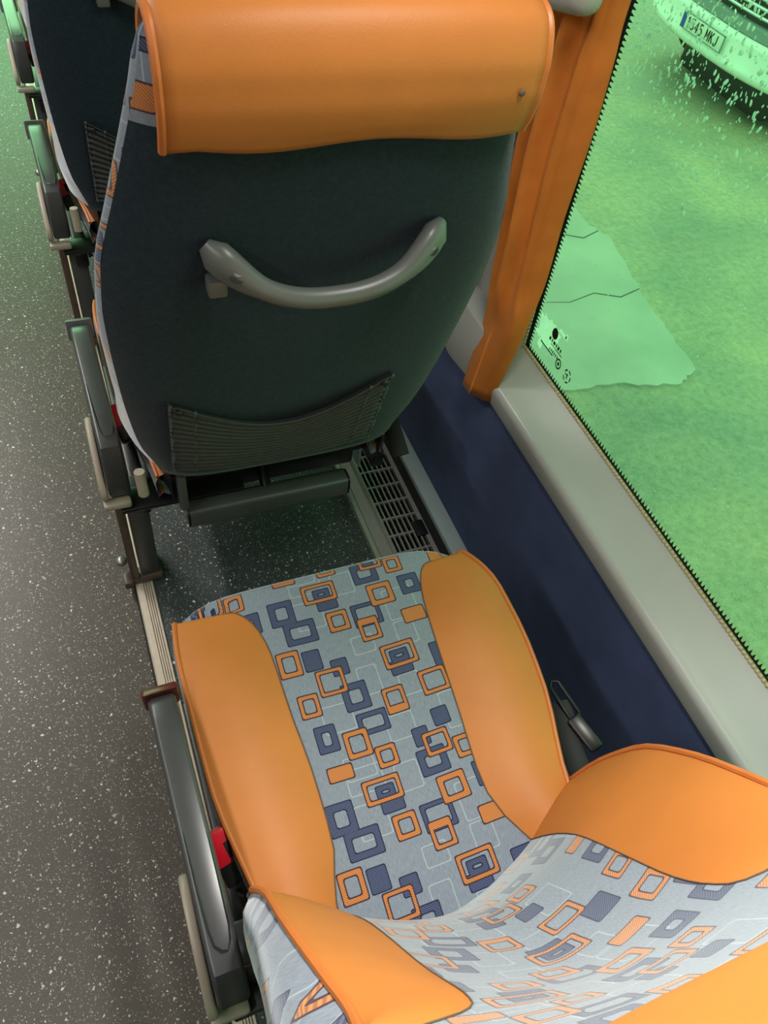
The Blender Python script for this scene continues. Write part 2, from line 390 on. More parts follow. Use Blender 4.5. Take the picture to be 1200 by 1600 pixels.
def make_lamp():
    m, nt, b = mat_new('lamp_diffuser')
    b.inputs['Emission Color'].default_value = (1.0, 0.95, 0.88, 1); b.inputs['Emission Strength'].default_value = 3.0
    n = noise_node(nt, 20); r = ramp(nt, n.outputs['Fac'], [(0.3, (0.85, 0.85, 0.82, 1)), (0.7, (0.9, 0.9, 0.87, 1))]); nt.links.new(r.outputs[0], b.inputs['Base Color'])
    return m
M['lamp'] = make_lamp()

# ------------------------------------------------------------------ the bus shell
YB, YF = -1.4, 6.4
WX = 0.875                       # glass line of the right wall
def struct(o, label=None, cat=None):
    o['kind'] = 'structure'
    if label: o['label'] = label
    if cat: o['category'] = cat
    return o
struct(MB().box(0.0, 0.80, YB, YF, -0.12, 0.0).build('floor', M['podium'], smooth=False), 'speckled vinyl floor under the seats, their shade put into its colour', 'floor')
struct(MB().box(-1.75, 0.0, YB, YF, -0.14, -0.018).build('floor_aisle', M['aisle'], smooth=False), 'brown grey speckled vinyl aisle floor left of the seats', 'floor')
struct(MB().box(-1.75, 0.95, YB, YF, 2.10, 2.16).build('ceiling', M['ceiling'], smooth=False), 'pale bus ceiling above the frame', 'ceiling')
# right wall: lower carpeted panel
wr = struct(MB().box(0.80, 0.90, YB, YF, -0.12, 0.488).build('wall_right', M['blue_carpet'], smooth=False), 'navy blue carpeted lower side wall below the window', 'wall')
struct(MB().box(0.86, 0.93, YB, YF, 1.50, 2.10).build('wall_right_header', M['wall_panel'], smooth=False), 'grey panel above the side windows', 'wall')
# pillar trim between the windows
def rounded_poly(pts, rad, n=6):
    out = []; k = len(pts)
    for i in range(k):
        p = Vector(pts[i]); a = (Vector(pts[i-1]) - p); c = (Vector(pts[(i+1) % k]) - p); r = rad[i] if isinstance(rad, (list, tuple)) else rad
        if r <= 0: out.append(tuple(p)); continue
        p0 = p + a.normalized()*r; p1 = p + c.normalized()*r
        for j in range(n+1):
            t = j/n; q = p0*(1-t)**2 + p*2*t*(1-t) + p1*t*t; out.append(tuple(q))
    return out
# sill moulding: swept section with a rounded far end
SECT = [(0.808, 0.483), (0.801, 0.484), (0.797, 0.487), (0.795, 0.492), (0.7895, 0.526), (0.7897, 0.533), (0.7925, 0.540), (0.798, 0.5455), (0.806, 0.550), (0.830, 0.569), (0.855, 0.590), (0.8685, 0.602)]
def sill(name, y0, y1, label, end=0.0):
    P = []; n = int((y1-y0)/0.04)
    ys = [y0 + (y1-y0)*i/n for i in range(n+1)]
    for y in ys:
        e = 0.0
        P.append([(x, y, z) for x, z in SECT])
    o = grid(name, P, M['sill'], None, flip=False)
    return struct(o, label, 'window sill')
sill('trim_1', YB, 1.12, 'rounded pale grey sill moulding under the side window')
# pillar cover joins the sill and rises between the windows
def pillar():
    mb = MB()
    lo = rounded_poly([(1.06, 0.484), (1.262, 0.452), (1.262, 0.62), (1.06, 0.62)], [0, 0.055, 0, 0])
    mb.prism(lo, 'x', 0.788, 0.87, bev=0.008)
    mb.prism(rounded_poly([(1.063, 0.55), (1.262, 0.55), (1.40, 1.0), (1.40, 1.55), (1.104, 1.55)], 0), 'x', 0.848, 0.873, bev=0.006)
    mb.box(0.785, 0.87, 1.255, 1.43, 0.85, 1.50, bev=0.030, seg=5)
    return mb.build('trim_2', M['trim_grey'])
struct(pillar(), 'grey moulded pillar cover beside the orange curtain', 'pillar trim')
# a second window further along
sill('trim_3', 1.46, YF, 'grey sill moulding under the window further ahead')
struct(MB().box(0.81, 0.90, 1.262, 1.46, 0.44, 1.55, bev=0.01).build('wall_right_pillar', M['trim_grey']), 'grey pillar between the two side windows', 'pillar')

def pane(name, y0, y1, z0, z1, label):
    o = MB().box(WX, WX + 0.006, y0, y1, z0, z1).build(name, M['glass'], smooth=False)
    return struct(o, label, 'window')
win = pane('window_1', YB, 1.11, 0.596, 1.52, 'green tinted side window speckled with rain, with dotted black border')
pane('window_2', 1.44, YF, 0.596, 1.52, 'green tinted side window ahead, behind the front seats')
# black printed border with its row of teeth, printed on the inner face of the pane
def edge_y(z): return 1.060 + 0.042*(z - 0.60)
def frit():
    mb = MB(); x = WX - 0.0012
    z0 = 0.600; wd = 0.009
    mb.add([(x, YB, z0), (x, 1.060, z0), (x, 1.060, z0+wd), (x, YB, z0+wd)], [(0, 1, 2, 3)])
    mb.add([(x, edge_y(z0)-wd, z0), (x, edge_y(z0)+0.004, z0), (x, edge_y(1.5)+0.004, 1.5), (x, edge_y(1.5)-wd, 1.5)], [(0, 1, 2, 3)])
    p = 0.0085; t = 0.010
    y = YB
    while y < 1.05:
        mb.add([(x, y, z0+wd), (x, y+p*0.62, z0+wd), (x, y+p*0.31, z0+wd+t)], [(0, 1, 2)]); y += p
    z = z0 + wd
    while z < 1.5:
        ye = edge_y(z) - wd
        mb.add([(x, ye, z), (x, ye, z+p*0.62), (x, ye-t, z+p*0.31)], [(0, 1, 2)]); z += p
    return mb.build('printed_border', M['ink'], win, smooth=False)
frit()
def bead():
    mb = MB(); pts = []
    n = 0; y = 1.072
    while y > -0.6:
        mb.sphere((0.8695, y, 0.6025), 0.0042, 1, 1.15, 1, 8, 6); y -= 0.0085
    mb.tube([(0.871, 1.075, 0.6005), (0.871, YB, 0.6005)], 0.0042, 8)
    z = 0.606
    while z < 1.0:
        mb.sphere((0.8705, edge_y(z) + 0.004, z), 0.0035, 1, 1, 1.2, 6, 5); z += 0.0095
    return mb.build('edge_braid', M['braid'], win)
M['braid'] = simple('beige_braid', srgb(178, 170, 130), 0.6, var=0.25, scale=300)
bead()
# maker's stamp and remains of a peeled sticker in the lower corner
def stamp():
    mb = MB(); x = WX - 0.0014
    def ring(cy, cz, r, w, n=16, gap=0):
        for i in range(n):
            if gap and i % 3 == 0: continue
            a0, a1 = 2*math.pi*i/n, 2*math.pi*(i+1)/n
            mb.add([(x, cy+math.cos(a)*q, cz+math.sin(a)*q*1.2) for a, q in ((a0, r), (a1, r), (a1, r-w), (a0, r-w))], [(0, 1, 2, 3)])
    def bar(cy, cz, w, h):
        mb.add([(x, cy-w/2, cz-h/2), (x, cy+w/2, cz-h/2), (x, cy+w/2, cz+h/2), (x, cy-w/2, cz+h/2)], [(0, 1, 2, 3)])
    ring(0.985, 0.694, 0.0105, 0.0105)            # round emblem
    for i, w in enumerate((0.004, 0.006, 0.003, 0.007, 0.004, 0.006)): bar(0.985 - 0.017 + i*0.0085 - 0.016, 0.676, w, 0.008)
    bar(0.965, 0.668, 0.045, 0.002)
    bar(0.995, 0.650, 0.05, 0.003)
    for i in range(6): bar(0.985 - i*0.006, 0.657, 0.003, 0.006)
    ring(0.945, 0.649, 0.010, 0.003); bar(0.945, 0.649, 0.006, 0.008)
    ring(0.908, 0.648, 0.013, 0.003, gap=1); bar(0.908, 0.648, 0.003, 0.012); bar(0.912, 0.650, 0.008, 0.003)
    return mb.build('glass_stamp', M['ink'], win, smooth=False)
stamp()
def residue():
    rr = random.Random(3); V = []; cy, cz = 1.018, 0.672; n = 40
    for i in range(n):
        a = 2*math.pi*i/n; r = 1 + rr.uniform(-0.22, 0.22)
        V.append((WX + 0.0068, cy + max(-0.038, min(0.036, 0.05*math.cos(a)))*r, cz + max(-0.026, min(0.026, 0.035*math.sin(a)))*r))
    mb = MB(); mb.add(V + [(WX+0.0068, cy, cz)], [(i, (i+1) % n, n) for i in range(n)])
    for (a, b_, w, h) in ((0.972, 0.702, 0.028, 0.010), (1.03, 0.634, 0.016, 0.022), (0.958, 0.704, 0.008, 0.014)):
        mb.add([(WX+0.0068, a-w/2, b_-h/2), (WX+0.0068, a+w/2, b_-h*0.3), (WX+0.0068, a+w*0.4, b_+h/2), (WX+0.0068, a-w*0.5, b_+h*0.4)], [(0, 1, 2, 3)])
    return mb.build('sticker_residue', M['water'], win, smooth=False)
residue()

# left wall, its windows left out to cut green daylight; ends
struct(MB().box(-1.80, -1.75, YB, YF, -0.14, 2.16).build('wall_left', M['wall_panel'], smooth=False), 'side wall across the aisle, left windowless to hold back green light', 'wall')
struct(MB().box(-1.80, 0.95, YB - 0.05, YB, -0.14, 2.16).build('wall_back', M['wall_panel'], smooth=False), 'panel behind the rear seats', 'wall')
struct(MB().box(-1.80, 0.95, YF, YF + 0.05, -0.14, 0.5).build('wall_front', M['wall_panel'], smooth=False), 'low panel under the windscreen', 'wall')
struct(MB().box(-1.80, 0.95, YF + 0.01, YF + 0.016, 0.5, 2.16).build('window_3', M['glass'], smooth=False), 'green tinted windscreen', 'window')

# ceiling lamps
for i, (y0, y1) in enumerate(((-0.55, 1.65), (2.0, 4.2))):
    t = empty('ceiling_lamp', (-0.95, (y0+y1)/2, 2.10)); yc = (y0+y1)/2
    MB().box(-0.11, 0.11, y0-yc-0.02, y1-yc+0.02, -0.03, 0.0, bev=0.006).build('housing', M['grey_plastic'], t)
    MB().box(-0.085, 0.085, y0-yc, y1-yc, -0.036, -0.028, bev=0.003).build('diffuser', M['lamp'], t)
    tag(t, ['long flush ceiling lamp over the aisle above the nearest seats', 'long flush ceiling lamp over the aisle far ahead'][i], 'lamp', 'ceiling lamps')

# aisle rail
def rail():
    mb = MB()
    prof = [(-0.017, -0.016), (-0.017, 0.004), (-0.014, 0.007), (0.000, 0.007)]
    x = 0.0005
    for i in range(4):
        prof += [(x, 0.007), (x+0.0004, 0.003), (x+0.0022, 0.003), (x+0.0026, 0.007)]; x += 0.0052
        prof += [(x-0.0004, 0.007)]
    prof += [(0.0225, 0.007), (0.0245, 0.004), (0.0245, -0.001)]
    P = [[(a, y, b) for a, b in prof] for y in (YB, 0.0, 1.0, 2.5, 4.0, YF)]
    return grid('trim_4', P, M['rail'], None, flip=False, smooth=False)
struct(rail(), 'beige ribbed metal floor rail along the aisle edge', 'floor rail')
struct(MB().box(-0.022, -0.0165, YB, YF, -0.02, -0.010).build('trim_5', M['black'], smooth=False), 'black strip standing in for the step shadow beside the floor rail', 'shadow strip')  # thin black strip paints the shadow of the step to the aisle

# ------------------------------------------------------------------ heater grille along the wall
def heater():
    t = empty('heater_grille', (0, 0, 0))
    y0, y1 = YB + 0.02, 3.4
    # near ledge with ridges
    prof = [(0.572, 0.0), (0.574, 0.012), (0.583, 0.013), (0.584, 0.010), (0.587, 0.010), (0.588, 0.014), (0.606, 0.040), (0.609, 0.041), (0.611, 0.046), (0.614, 0.048), (0.616, 0.046), (0.616, 0.030)]
    grid('side_channel', [[(x, y, z) for x, z in prof] for y in (y0, 0.5, 1.5, y1)], M['alu'], t, smooth=False)
    mb = MB(); xa, xb = 0.616, 0.716
    mb.box(xa - 0.001, xa + 0.004, y0, y1, 0.030, 0.046); mb.box(xb - 0.002, xb + 0.010, y0, y1, 0.030, 0.047)
    for i in range(1, 7):
        x = xa + (xb - xa)*i/7; mb.box(x - 0.0020, x + 0.0020, y0, y1, 0.037, 0.045)
    y = y0
    while y < y1:
        mb.box(xa, xb, y - 0.0025, y + 0.0025, 0.036, 0.0445); y += 0.056
    mb.build('grating', M['alu'], t, smooth=False)
    mm = MB(); y = 0.6
    while y < 1.7:
        mm.box(xa, xb, y - 0.0009, y + 0.0009, 0.024, 0.027); y += 0.0093
    mm.box(xa, xb, y0, y1, 0.004, 0.010)
    mm.build('inner_mesh', M['black'], t, smooth=False)
    MB().box(0.726, 0.757, y0, y1, 0.0, 0.034).build('dark_channel', M['black'], t, smooth=False)
    MB().box(0.755, 0.799, y0, y1, 0.0, 0.050, bev=0.002).build('wall_strip', M['light_strip'], t)
    MB().box(0.690, 0.722, 1.005, 1.055, 0.044, 0.052, bev=0.003).build('grille_debris', M['black_plastic'], t)  # small dark block in place of debris on the grille
    tag(t, 'metal heater grille with rows of small slots along the foot of the blue wall', 'heater grille')
heater()

# ------------------------------------------------------------------ the seat
PITCH = 0.90
xl_o = pch([0.06, 0.15, 0.24, 0.40, 0.58, 0.66, 0.70], [0.075, 0.068, 0.054, 0.030, 0.027, 0.034, 0.042])
xr_o = pch([0.06, 0.15, 0.224, 0.397, 0.50, 0.567, 0.63, 0.693, 0.70], [0.545, 0.545, 0.553, 0.597, 0.607, 0.606, 0.592, 0.566, 0.562])
xl_i = pch([0.06, 0.188, 0.277, 0.375, 0.474, 0.560, 0.593, 0.63, 0.66, 0.68, 0.690, 0.70], [0.150, 0.157, 0.179, 0.181, 0.176, 0.175, 0.172, 0.162, 0.140, 0.095, 0.056, 0.042])
xr_i = pch([0.06, 0.167, 0.21, 0.271, 0.399, 0.544, 0.60, 0.648, 0.676, 0.690, 0.70], [0.49, 0.468, 0.444, 0.429, 0.442, 0.458, 0.468, 0.486, 0.516, 0.552, 0.562])
def ys_(y): return y + 0.020*sstep(0.30, 0.69, y)
def zt(y): return 0.456 - 0.018*sstep(0.70, 0.20, y) - 0.010*sstep(0.20, 0.05, y)
def amp(y): return 0.030*sstep(0.70, 0.56, y)

def seat_cushion(root):
    rows = [(0.60, 0.335), (0.66, 0.337), (0.694, 0.350), (0.7085, 0.380), (0.7135, 0.412), (0.711, 0.434), (0.7035, 0.448)]
    nf = len(rows)
    top = [0.694, 0.690, 0.686, 0.681, 0.676, 0.670, 0.663, 0.655, 0.645, 0.632, 0.615, 0.593, 0.57, 0.54, 0.50, 0.46, 0.42, 0.38, 0.34, 0.30, 0.26, 0.22, 0.19, 0.165, 0.14, 0.12]
    NC, NB = 18, 12
    C = []; CU = []; LB = []; RB = []; el = []; er = []; il = []; ir = []
    v = 0.845; prev = None
    def adv(y, z):
        nonlocal v, prev
        if prev: v -= math.hypot(y-prev[0], z-prev[1])
        prev = (y, z)
    for y, z in rows:
        adv(y, z)
        a, b = 0.042, 0.563; r = []; u = []
        for i in range(NC+1):
            q = -1 + 2*i/NC; s = abs(q)**7
            r.append(((a+b)/2 + q*(b-a)/2, ys_(y) - 0.035*s, z - 0.004*s)); u.append((r[-1][0], v))
        C.append(r); CU.append(u)
    for y in top:
        z = zt(y); adv(y, z)
        a, b = xl_i(y), xr_i(y); r = []; u = []
        cfr = sstep(0.66, 0.70, y)
        for i in range(NC+1):
            q = -1 + 2*i/NC
            zz = z + 0.010*sstep(0.68, 0.5, y)*abs(q)**2.2 - 0.003*abs(q)**12
            s = abs(q)**7*cfr
            r.append(((a+b)/2 + q*(b-a)/2, ys_(y) - 0.030*s, zz - 0.004*s)); u.append((r[-1][0], v + (0.030*s)))
        C.append(r); CU.append(u); il.append(r[0]); ir.append(r[-1])
        for side, lst, fi, fo in ((0, LB, xl_i, xl_o), (1, RB, xr_i, xr_o)):
            ed = r[0] if side == 0 else r[-1]
            xo = fo(y); rr_ = []
            ze = z + 0.022*sstep(0.70, 0.60, y) - 0.004*cfr
            for j in range(NB+1):
                s = j/NB
                x = ed[0] + (xo - ed[0])*s
                prof = math.sin(math.pi*min(1, s)*0.66)/math.sin(math.pi*0.66*0.76)
                z_ = ed[2] + (ze - ed[2])*s**1.4 + amp(y)*(prof - 0.88*s**1.5)*0.9
                rr_.append((x, ed[1], z_))
            lst.append(rr_)
            (el if side == 0 else er).append(rr_[-1])
    # no fabric colour change: shift pattern so it lines up with the real motifs
    k0 = [u[0][1] for u in CU][nf + top.index(0.50)]
    CU = [[(a, b - k0 + 0.50) for a, b in r] for r in CU]
    cu = grid('seat_cushion', C, M['fabric'], root, uv=CU, flip=True)
    grid('leather_bolster', LB, M['leather'], cu, flip=False)
    grid('leather_bolster', RB, M['leather'], cu, flip=True)
    for side, ed in ((0, el), (1, er)):
        P = []; U = []; sg = -1 if side == 0 else 1
        for (x, y, z) in ed:
            P.append([(x, y, z), (x + sg*0.006, y, z-0.02), (x + sg*0.004, y, z-0.06), (x - sg*0.006, y, 0.37 + 0.035*sstep(0.32, 0.16, y)), (x - sg*0.02, y, 0.345 + 0.05*sstep(0.32, 0.16, y))])
            U.append([(y + 0.1, z - q) for q in (0, 0.02, 0.06, 0.10, 0.13)])
        grid('side_panel', P, M['fabric'], cu, uv=U, flip=(side == 1))
        MB().tube(ed, 0.0042, 8).build('piping', M['piping'], cu)
    for e in (il, ir): MB().tube([(a, b, c+0.0004) for a, b, c in e], 0.0013, 6).build('seam', M['seam'], cu)
    return cu

CF, CR = 0.309, 0.299
wf = pch([0.42, 0.55, 0.66, 0.75, 0.85, 0.95, 1.05, 1.15, 1.25, 1.40], [0.250, 0.268, 0.276, 0.273, 0.262, 0.245, 0.225, 0.210, 0.200, 0.192])
wr_ = pch([0.50, 0.53, 0.57, 0.62, 0.70, 0.80, 0.95, 1.05, 1.15, 1.25, 1.33, 1.40], [0.225, 0.237, 0.250, 0.264, 0.274, 0.281, 0.285, 0.278, 0.253, 0.226, 0.207, 0.196])
yC = pch([0.42, 0.50, 0.60, 0.70, 0.80, 0.90, 1.0, 1.1, 1.2, 1.3, 1.38], [0.128, 0.115, 0.092, 0.046, 0.006, -0.015, -0.030, -0.045, -0.060, -0.082, -0.108])
yE = pch([0.42, 0.53, 0.60, 0.66, 0.75, 0.85, 0.92, 1.0, 1.1, 1.2, 1.3, 1.38], [0.235, 0.227, 0.214, 0.198, 0.153, 0.088, 0.040, 0.004, -0.026, -0.052, -0.080, -0.108])
yR = pch([0.50, 0.53, 0.57, 1.23, 1.30, 1.36, 1.40], [0.060, 0.040, 0.030, -0.140, -0.154, -0.154, -0.140])
xin = pch([0.42, 0.47, 0.60, 0.75, 0.86, 0.90, 0.925, 0.95, 0.97, 0.985], [0.156, 0.155, 0.150, 0.139, 0.130, 0.135, 0.152, 0.190, 0.222, 0.240])
ZTOP = 1.395
def front_pt(z, u, dy=0.0):
    ins = 0.022*(max(0.0, -u)**3)*sstep(1.02, 0.90, z)*(0.35 + 0.65*sstep(0.58, 0.70, z))
    return (CF + u*wf(z) + ins, yC(z) + (yE(z) - yC(z))*abs(u)**1.6 + dy, z)
def shell_row(z, n=24, k=1.0, inset=0.0):
    r = []
    w = wr_(z) - 0.011 - inset; ym = yC(z)*0.5 + yR(z)*0.5
    for i in range(n+1):
        q = -1 + 2*i/n
        a = math.sin(q*math.pi/2)
        dep = 0.030
        y = yR(z) + dep*(abs(a)**7) + 0.006*a*a
        if k < 1: y = ym + (y - ym)*k
        r.append((CR + a*(w + (0.011 if a > 0 else 0.0)), y, z))
    return r
def backrest(root):
    zs = [0.43, 0.46, 0.49, 0.52, 0.55, 0.58, 0.61, 0.64, 0.67, 0.70, 0.73, 0.76, 0.79, 0.82, 0.845, 0.865, 0.885, 0.90, 0.915, 0.928, 0.94, 0.952, 0.963, 0.973, 0.985]
    up = [1.0, 1.03, 1.06, 1.09, 1.13, 1.17, 1.21, 1.25, 1.28, 1.305]
    cap = [(1.325, 0.86, 0.004), (1.339, 0.58, 0.012), (1.346, 0.25, 0.022), (1.348, 0.0, 0.03)]
    NC, NB = 22, 12
    C = []; CU = []; LB = []; RB = []; eL = []; eR = []; iL = []; iR = []
    v = 1.0; prev = None
    for z in zs + up:
        p = front_pt(z, 0)
        if prev: v += math.hypot(p[1]-prev[1], p[2]-prev[2])
        prev = p
        ui = min(xin(z)/wf(z), 1.0) if z <= 0.985 else 1.0
        r = []; u = []
        for i in range(NC+1):
            q = -1 + 2*i/NC
            pt = front_pt(z, q*ui); r.append(pt); u.append((pt[0] + 0.07, v))
        C.append(r); CU.append(u)
        eL.append(front_pt(z, -1)); eR.append(front_pt(z, 1))
        if z <= 0.985:
            iL.append(r[0]); iR.append(r[-1])
            for sg, lst in ((-1, LB), (1, RB)):
                lst.append([front_pt(z, sg*(ui + (1-ui)*j/NB), 0.010*math.sin(math.pi*j/NB)**0.8) for j in range(NB+1)])
    for z, k, ins in cap:
        zc = 1.305; r = []; u = []; v += 0.015
        ym = yC(zc)*0.5 + yR(zc)*0.5
        for i in range(NC+1):
            q = -1 + 2*i/NC
            x = CF + q*(wf(zc) - ins); y = ym + (yC(zc) - ym)*k
            r.append((x, y, z)); u.append((x + 0.07, v))
        C.append(r); CU.append(u)
    k0 = CU[0][0][1]
    CU = [[(a, b - k0 + 0.16) for a, b in r] for r in CU]
    bk = grid('backrest', C, M['fabric'], root, uv=CU, flip=False)
    grid('leather_bolster', LB, M['leather'], bk, flip=True)
    grid('leather_bolster', RB, M['leather'], bk, flip=False)
    # side faces from the front edge to the shell
    for sg, ed in ((-1, eL), (1, eR)):
        P = []; U = []
        for e in ed:
            if e[2] < 0.515: continue
            z = max(e[2], 0.50)
            sh = shell_row(z)[0 if sg < 0 else -1]
            e2 = (sh[0], sh[1], e[2])
            r = []; u = []
            for j in range(9):
                t = j/8; b = (0.020*math.sin(math.pi*t**0.55)*sstep(1.02, 0.90, e[2]) if sg < 0 else 0.0) + math.sin(math.pi*t**1.5)*(0.006 + 0.30*max(0.0, wr_(z) - wf(z) - 0.004))*(1.0 if sg < 0 else 0.15)
                r.append((e[0] + (e2[0]-e[0])*t + sg*b, e[1] + (e2[1]-e[1])*t, e[2])); u.append((0.36 + (e[1] + (e2[1]-e[1])*t), e[2] - 0.1))
            P.append(r); U.append(u)
        zc = 1.305
        for z, k, ins in cap:
            ym = yC(zc)*0.5 + yR(zc)*0.5; r = []; u = []
            e = (CF + sg*(wf(zc)-ins), ym + (yC(zc)-ym)*k); s = shell_row(zc)[0 if sg < 0 else -1]
            e2 = (CR + sg*(wr_(zc)-(0.011 if sg < 0 else 0.0)-ins), ym + (s[1]-ym)*k)
            for j in range(9):
                t = j/8; b = math.sin(math.pi*t**1.5)*0.007*k
                r.append((e[0]+(e2[0]-e[0])*t + sg*b, e[1]+(e2[1]-e[1])*t, z)); u.append((0.36 + r[-1][1], z - 0.1))
            P.append(r); U.append(u)
        grid('side_panel', P, M['fabric'], bk, uv=U, flip=(sg < 0))
        T_ = []
        for e in [q for q in ed if q[2] <= 0.525]:
            sh = shell_row(0.535)[2 if sg < 0 else -3]
            T_.append([(e[0] + (sh[0]-e[0])*t - sg*0.012*t, e[1] + (0.075-e[1])*t, e[2]) for t in (0.0, 0.3, 0.6, 0.85, 1.0)])
        grid('lower_trim', T_, M['black_plastic'], bk, flip=(sg < 0))
        pe = [p for p in ed if p[2] <= 0.99]
        MB().tube(pe, 0.0046, 8).build('piping', M['piping'], bk)
    for e in (iL, iR): MB().tube([(a, b+0.0008, c) for a, b, c in e], 0.0009, 6).build('seam', M['seam'], bk)
    # plush shell at the rear
    P = []
    ymid = 0.10
    lo = shell_row(0.535)
    P.append([(CR + (x-CR)*0.90, y*0.3 + 0.11*0.7, 0.512) for x, y, z in lo])
    P.append([(CR + (x-CR)*0.95, y*0.75 + 0.11*0.25, 0.514) for x, y, z in lo])
    P.append([(CR + (x-CR)*0.985, y*0.95 + 0.11*0.05, 0.520) for x, y, z in lo])
    for z in [0.535, 0.56, 0.60, 0.65, 0.70, 0.76, 0.82, 0.88, 0.94, 1.0, 1.05, 1.10, 1.15, 1.20, 1.245]: P.append(shell_row(z))
    H = [shell_row(z) for z in (1.245, 1.26, 1.28, 1.305)]
    for z, k, ins in cap: H.append([(x, y, z) for x, y, _ in shell_row(1.305, k=k, inset=ins)])
    grid('head_rear', H, M['fabric'], bk, uv=[[(x + 0.05, z - 0.7) for x, y, z in r] for r in H], flip=True)
    grid('back_shell', P, M['plush'], bk, flip=True)
    return bk

def headrest_cover(root):
    path = [(yC(1.075)+0.006, 1.075), (yC(1.10)+0.012, 1.10), (yC(1.15)+0.014, 1.15), (yC(1.20)+0.013, 1.20), (yC(1.25)+0.012, 1.25), (-0.072, 1.29), (-0.080, 1.325), (-0.098, 1.350), (-0.122, 1.361), (-0.146, 1.353), (-0.160, 1.332), (-0.167, 1.305), (-0.167, 1.28), (-0.162, 1.256), (-0.151, 1.232)]
    P = []; NX = 24
    fs = pch(list(range(len(path))), [p[0] for p in path]); gs = pch(list(range(len(path))), [p[1] for p in path])
    rr = random.Random(5)
    steps = 56
    for i in range(steps+1):
        t = i/steps*(len(path)-1); y, z = fs(t), gs(t)
        hw = 0.203
        r = []
        for j in range(NX+1):
            q = -1 + 2*j/NX
            bow = 0.008*abs(q)**4
            yy = y + bow*(2*sstep(4.5, 11.5, t) - 1)
            zz = z - 1.2*bow*sstep(3.5, 7, t)*sstep(12.5, 9, t)
            if t > 13: zz += 0.004*math.sin(q*5+1)*(t-13) - 0.006*max(0, -q-0.85)/0.15*(t-13)
            r.append((0.3105 + q*hw, yy, zz))
        P.append(r)
    o = grid('headrest_cover', P, M['leather'], root, flip=False, solid=0.003)
    for c in (0, -1): MB().tube([r[c] for r in P], 0.0048, 8).build('piping', M['piping'], o)
    for c in (1, -2): MB().tube([Vector(r[c]) + Vector((0, 0, 0)) for r in P], 0.0016, 6).build('seam', M['seam'], o)
    return o

def shell_y(x, z):
    a = (x - CR)/wr_(z); return yR(z) + 0.030*abs(a)**7 + 0.006*a*a

def grab_handle(root):
    cx = 0.300
    pts = []; rx = []; ry = []
    n = 28
    for i in range(n+1):
        q = -1 + 2*i/n; a = abs(q)
        x = cx + q*0.152
        z = 1.036 + 0.066*a**2.3
        off = 0.052*(1 - a**3.2) + 0.004
        pts.append((x, shell_y(x, z) - off, z))
        e = sstep(0.55, 0.9, a)
        rx.append(0.0135 + 0.009*e - 0.012*sstep(0.93, 1.0, a)); ry.append(0.013 + 0.003*e - 0.009*sstep(0.93, 1.0, a))
    o = MB().tube(pts, rx, 16, ry=ry, up=(0, 0, 1)).build('grab_handle', M['grey_plastic'], root)
    nv = Vector((0.0, -0.80, 0.60))
    for q in (-0.80, 0.84):
        a = abs(q); x = cx + q*0.152; z = 1.036 + 0.066*a**2.3 - 0.006
        c = Vector((x, shell_y(x, z) - (0.052*(1 - a**3.2) + 0.004), z))
        MB().cyl(c + nv*0.006, c + nv*0.0178, 0.0095, 20).build('screw_recess', M['black'], o)
        MB().cyl(c + nv*0.0170 + Vector((0, 0, 0.003)), c + nv*0.0190 + Vector((0, 0, 0.003)), 0.0048, 14).build('screw', M['steel'], o)
    MB().box(-0.012, 0.012, -0.012, 0.012, -0.012, 0.012, bev=0.004, mat=Matrix.Translation((0.160, shell_y(0.160, 1.045)-0.014, 1.043))).build('coat_hook', M['grey_plastic'], o)
    return o

def net_pocket(root):
    P = []; nz_, nx = 120, 30
    for i in range(nz_+1):
        t = i/nz_; r = []
        for j in range(nx+1):
            s = j/nx; x = 0.095 + (0.462-0.095)*s
            top = 0.783 - 0.075*math.sin(math.pi*s)**1.1 + (-0.010)*s
            bot = 0.562 - 0.014*math.sin(math.pi*s)
            z = bot + (top-bot)*t
            sag = 0.014*math.sin(math.pi*s)*t
            rib = 0.0038*math.cos(t*2*math.pi*14)*(1 if 0.03 < s < 0.97 else 1.4)
            hem = 0.003 if t > 0.975 else 0
            r.append((x, shell_y(x, max(z, .54)) - 0.006 - sag - rib - hem, z))
        P.append(r)
    o = grid('net_pocket', P, M['net'], root, flip=True, solid=0.002)
    for s in (0.0, 0.10, 0.93, 1.0):
        j = int(s*nx)
        MB().tube([(r[j][0], r[j][1]-0.001, r[j][2]) for r in P[::2]], 0.0032, 6).build('end_binding', M['net'], o)
    for j in (1, nx-1):
        MB().sphere((P[-3][j][0], P[-3][j][1]-0.004, P[-3][j][2]-0.008), 0.006, 1, 0.5, 1).build('stud', M['black_plastic'], o)
    return o

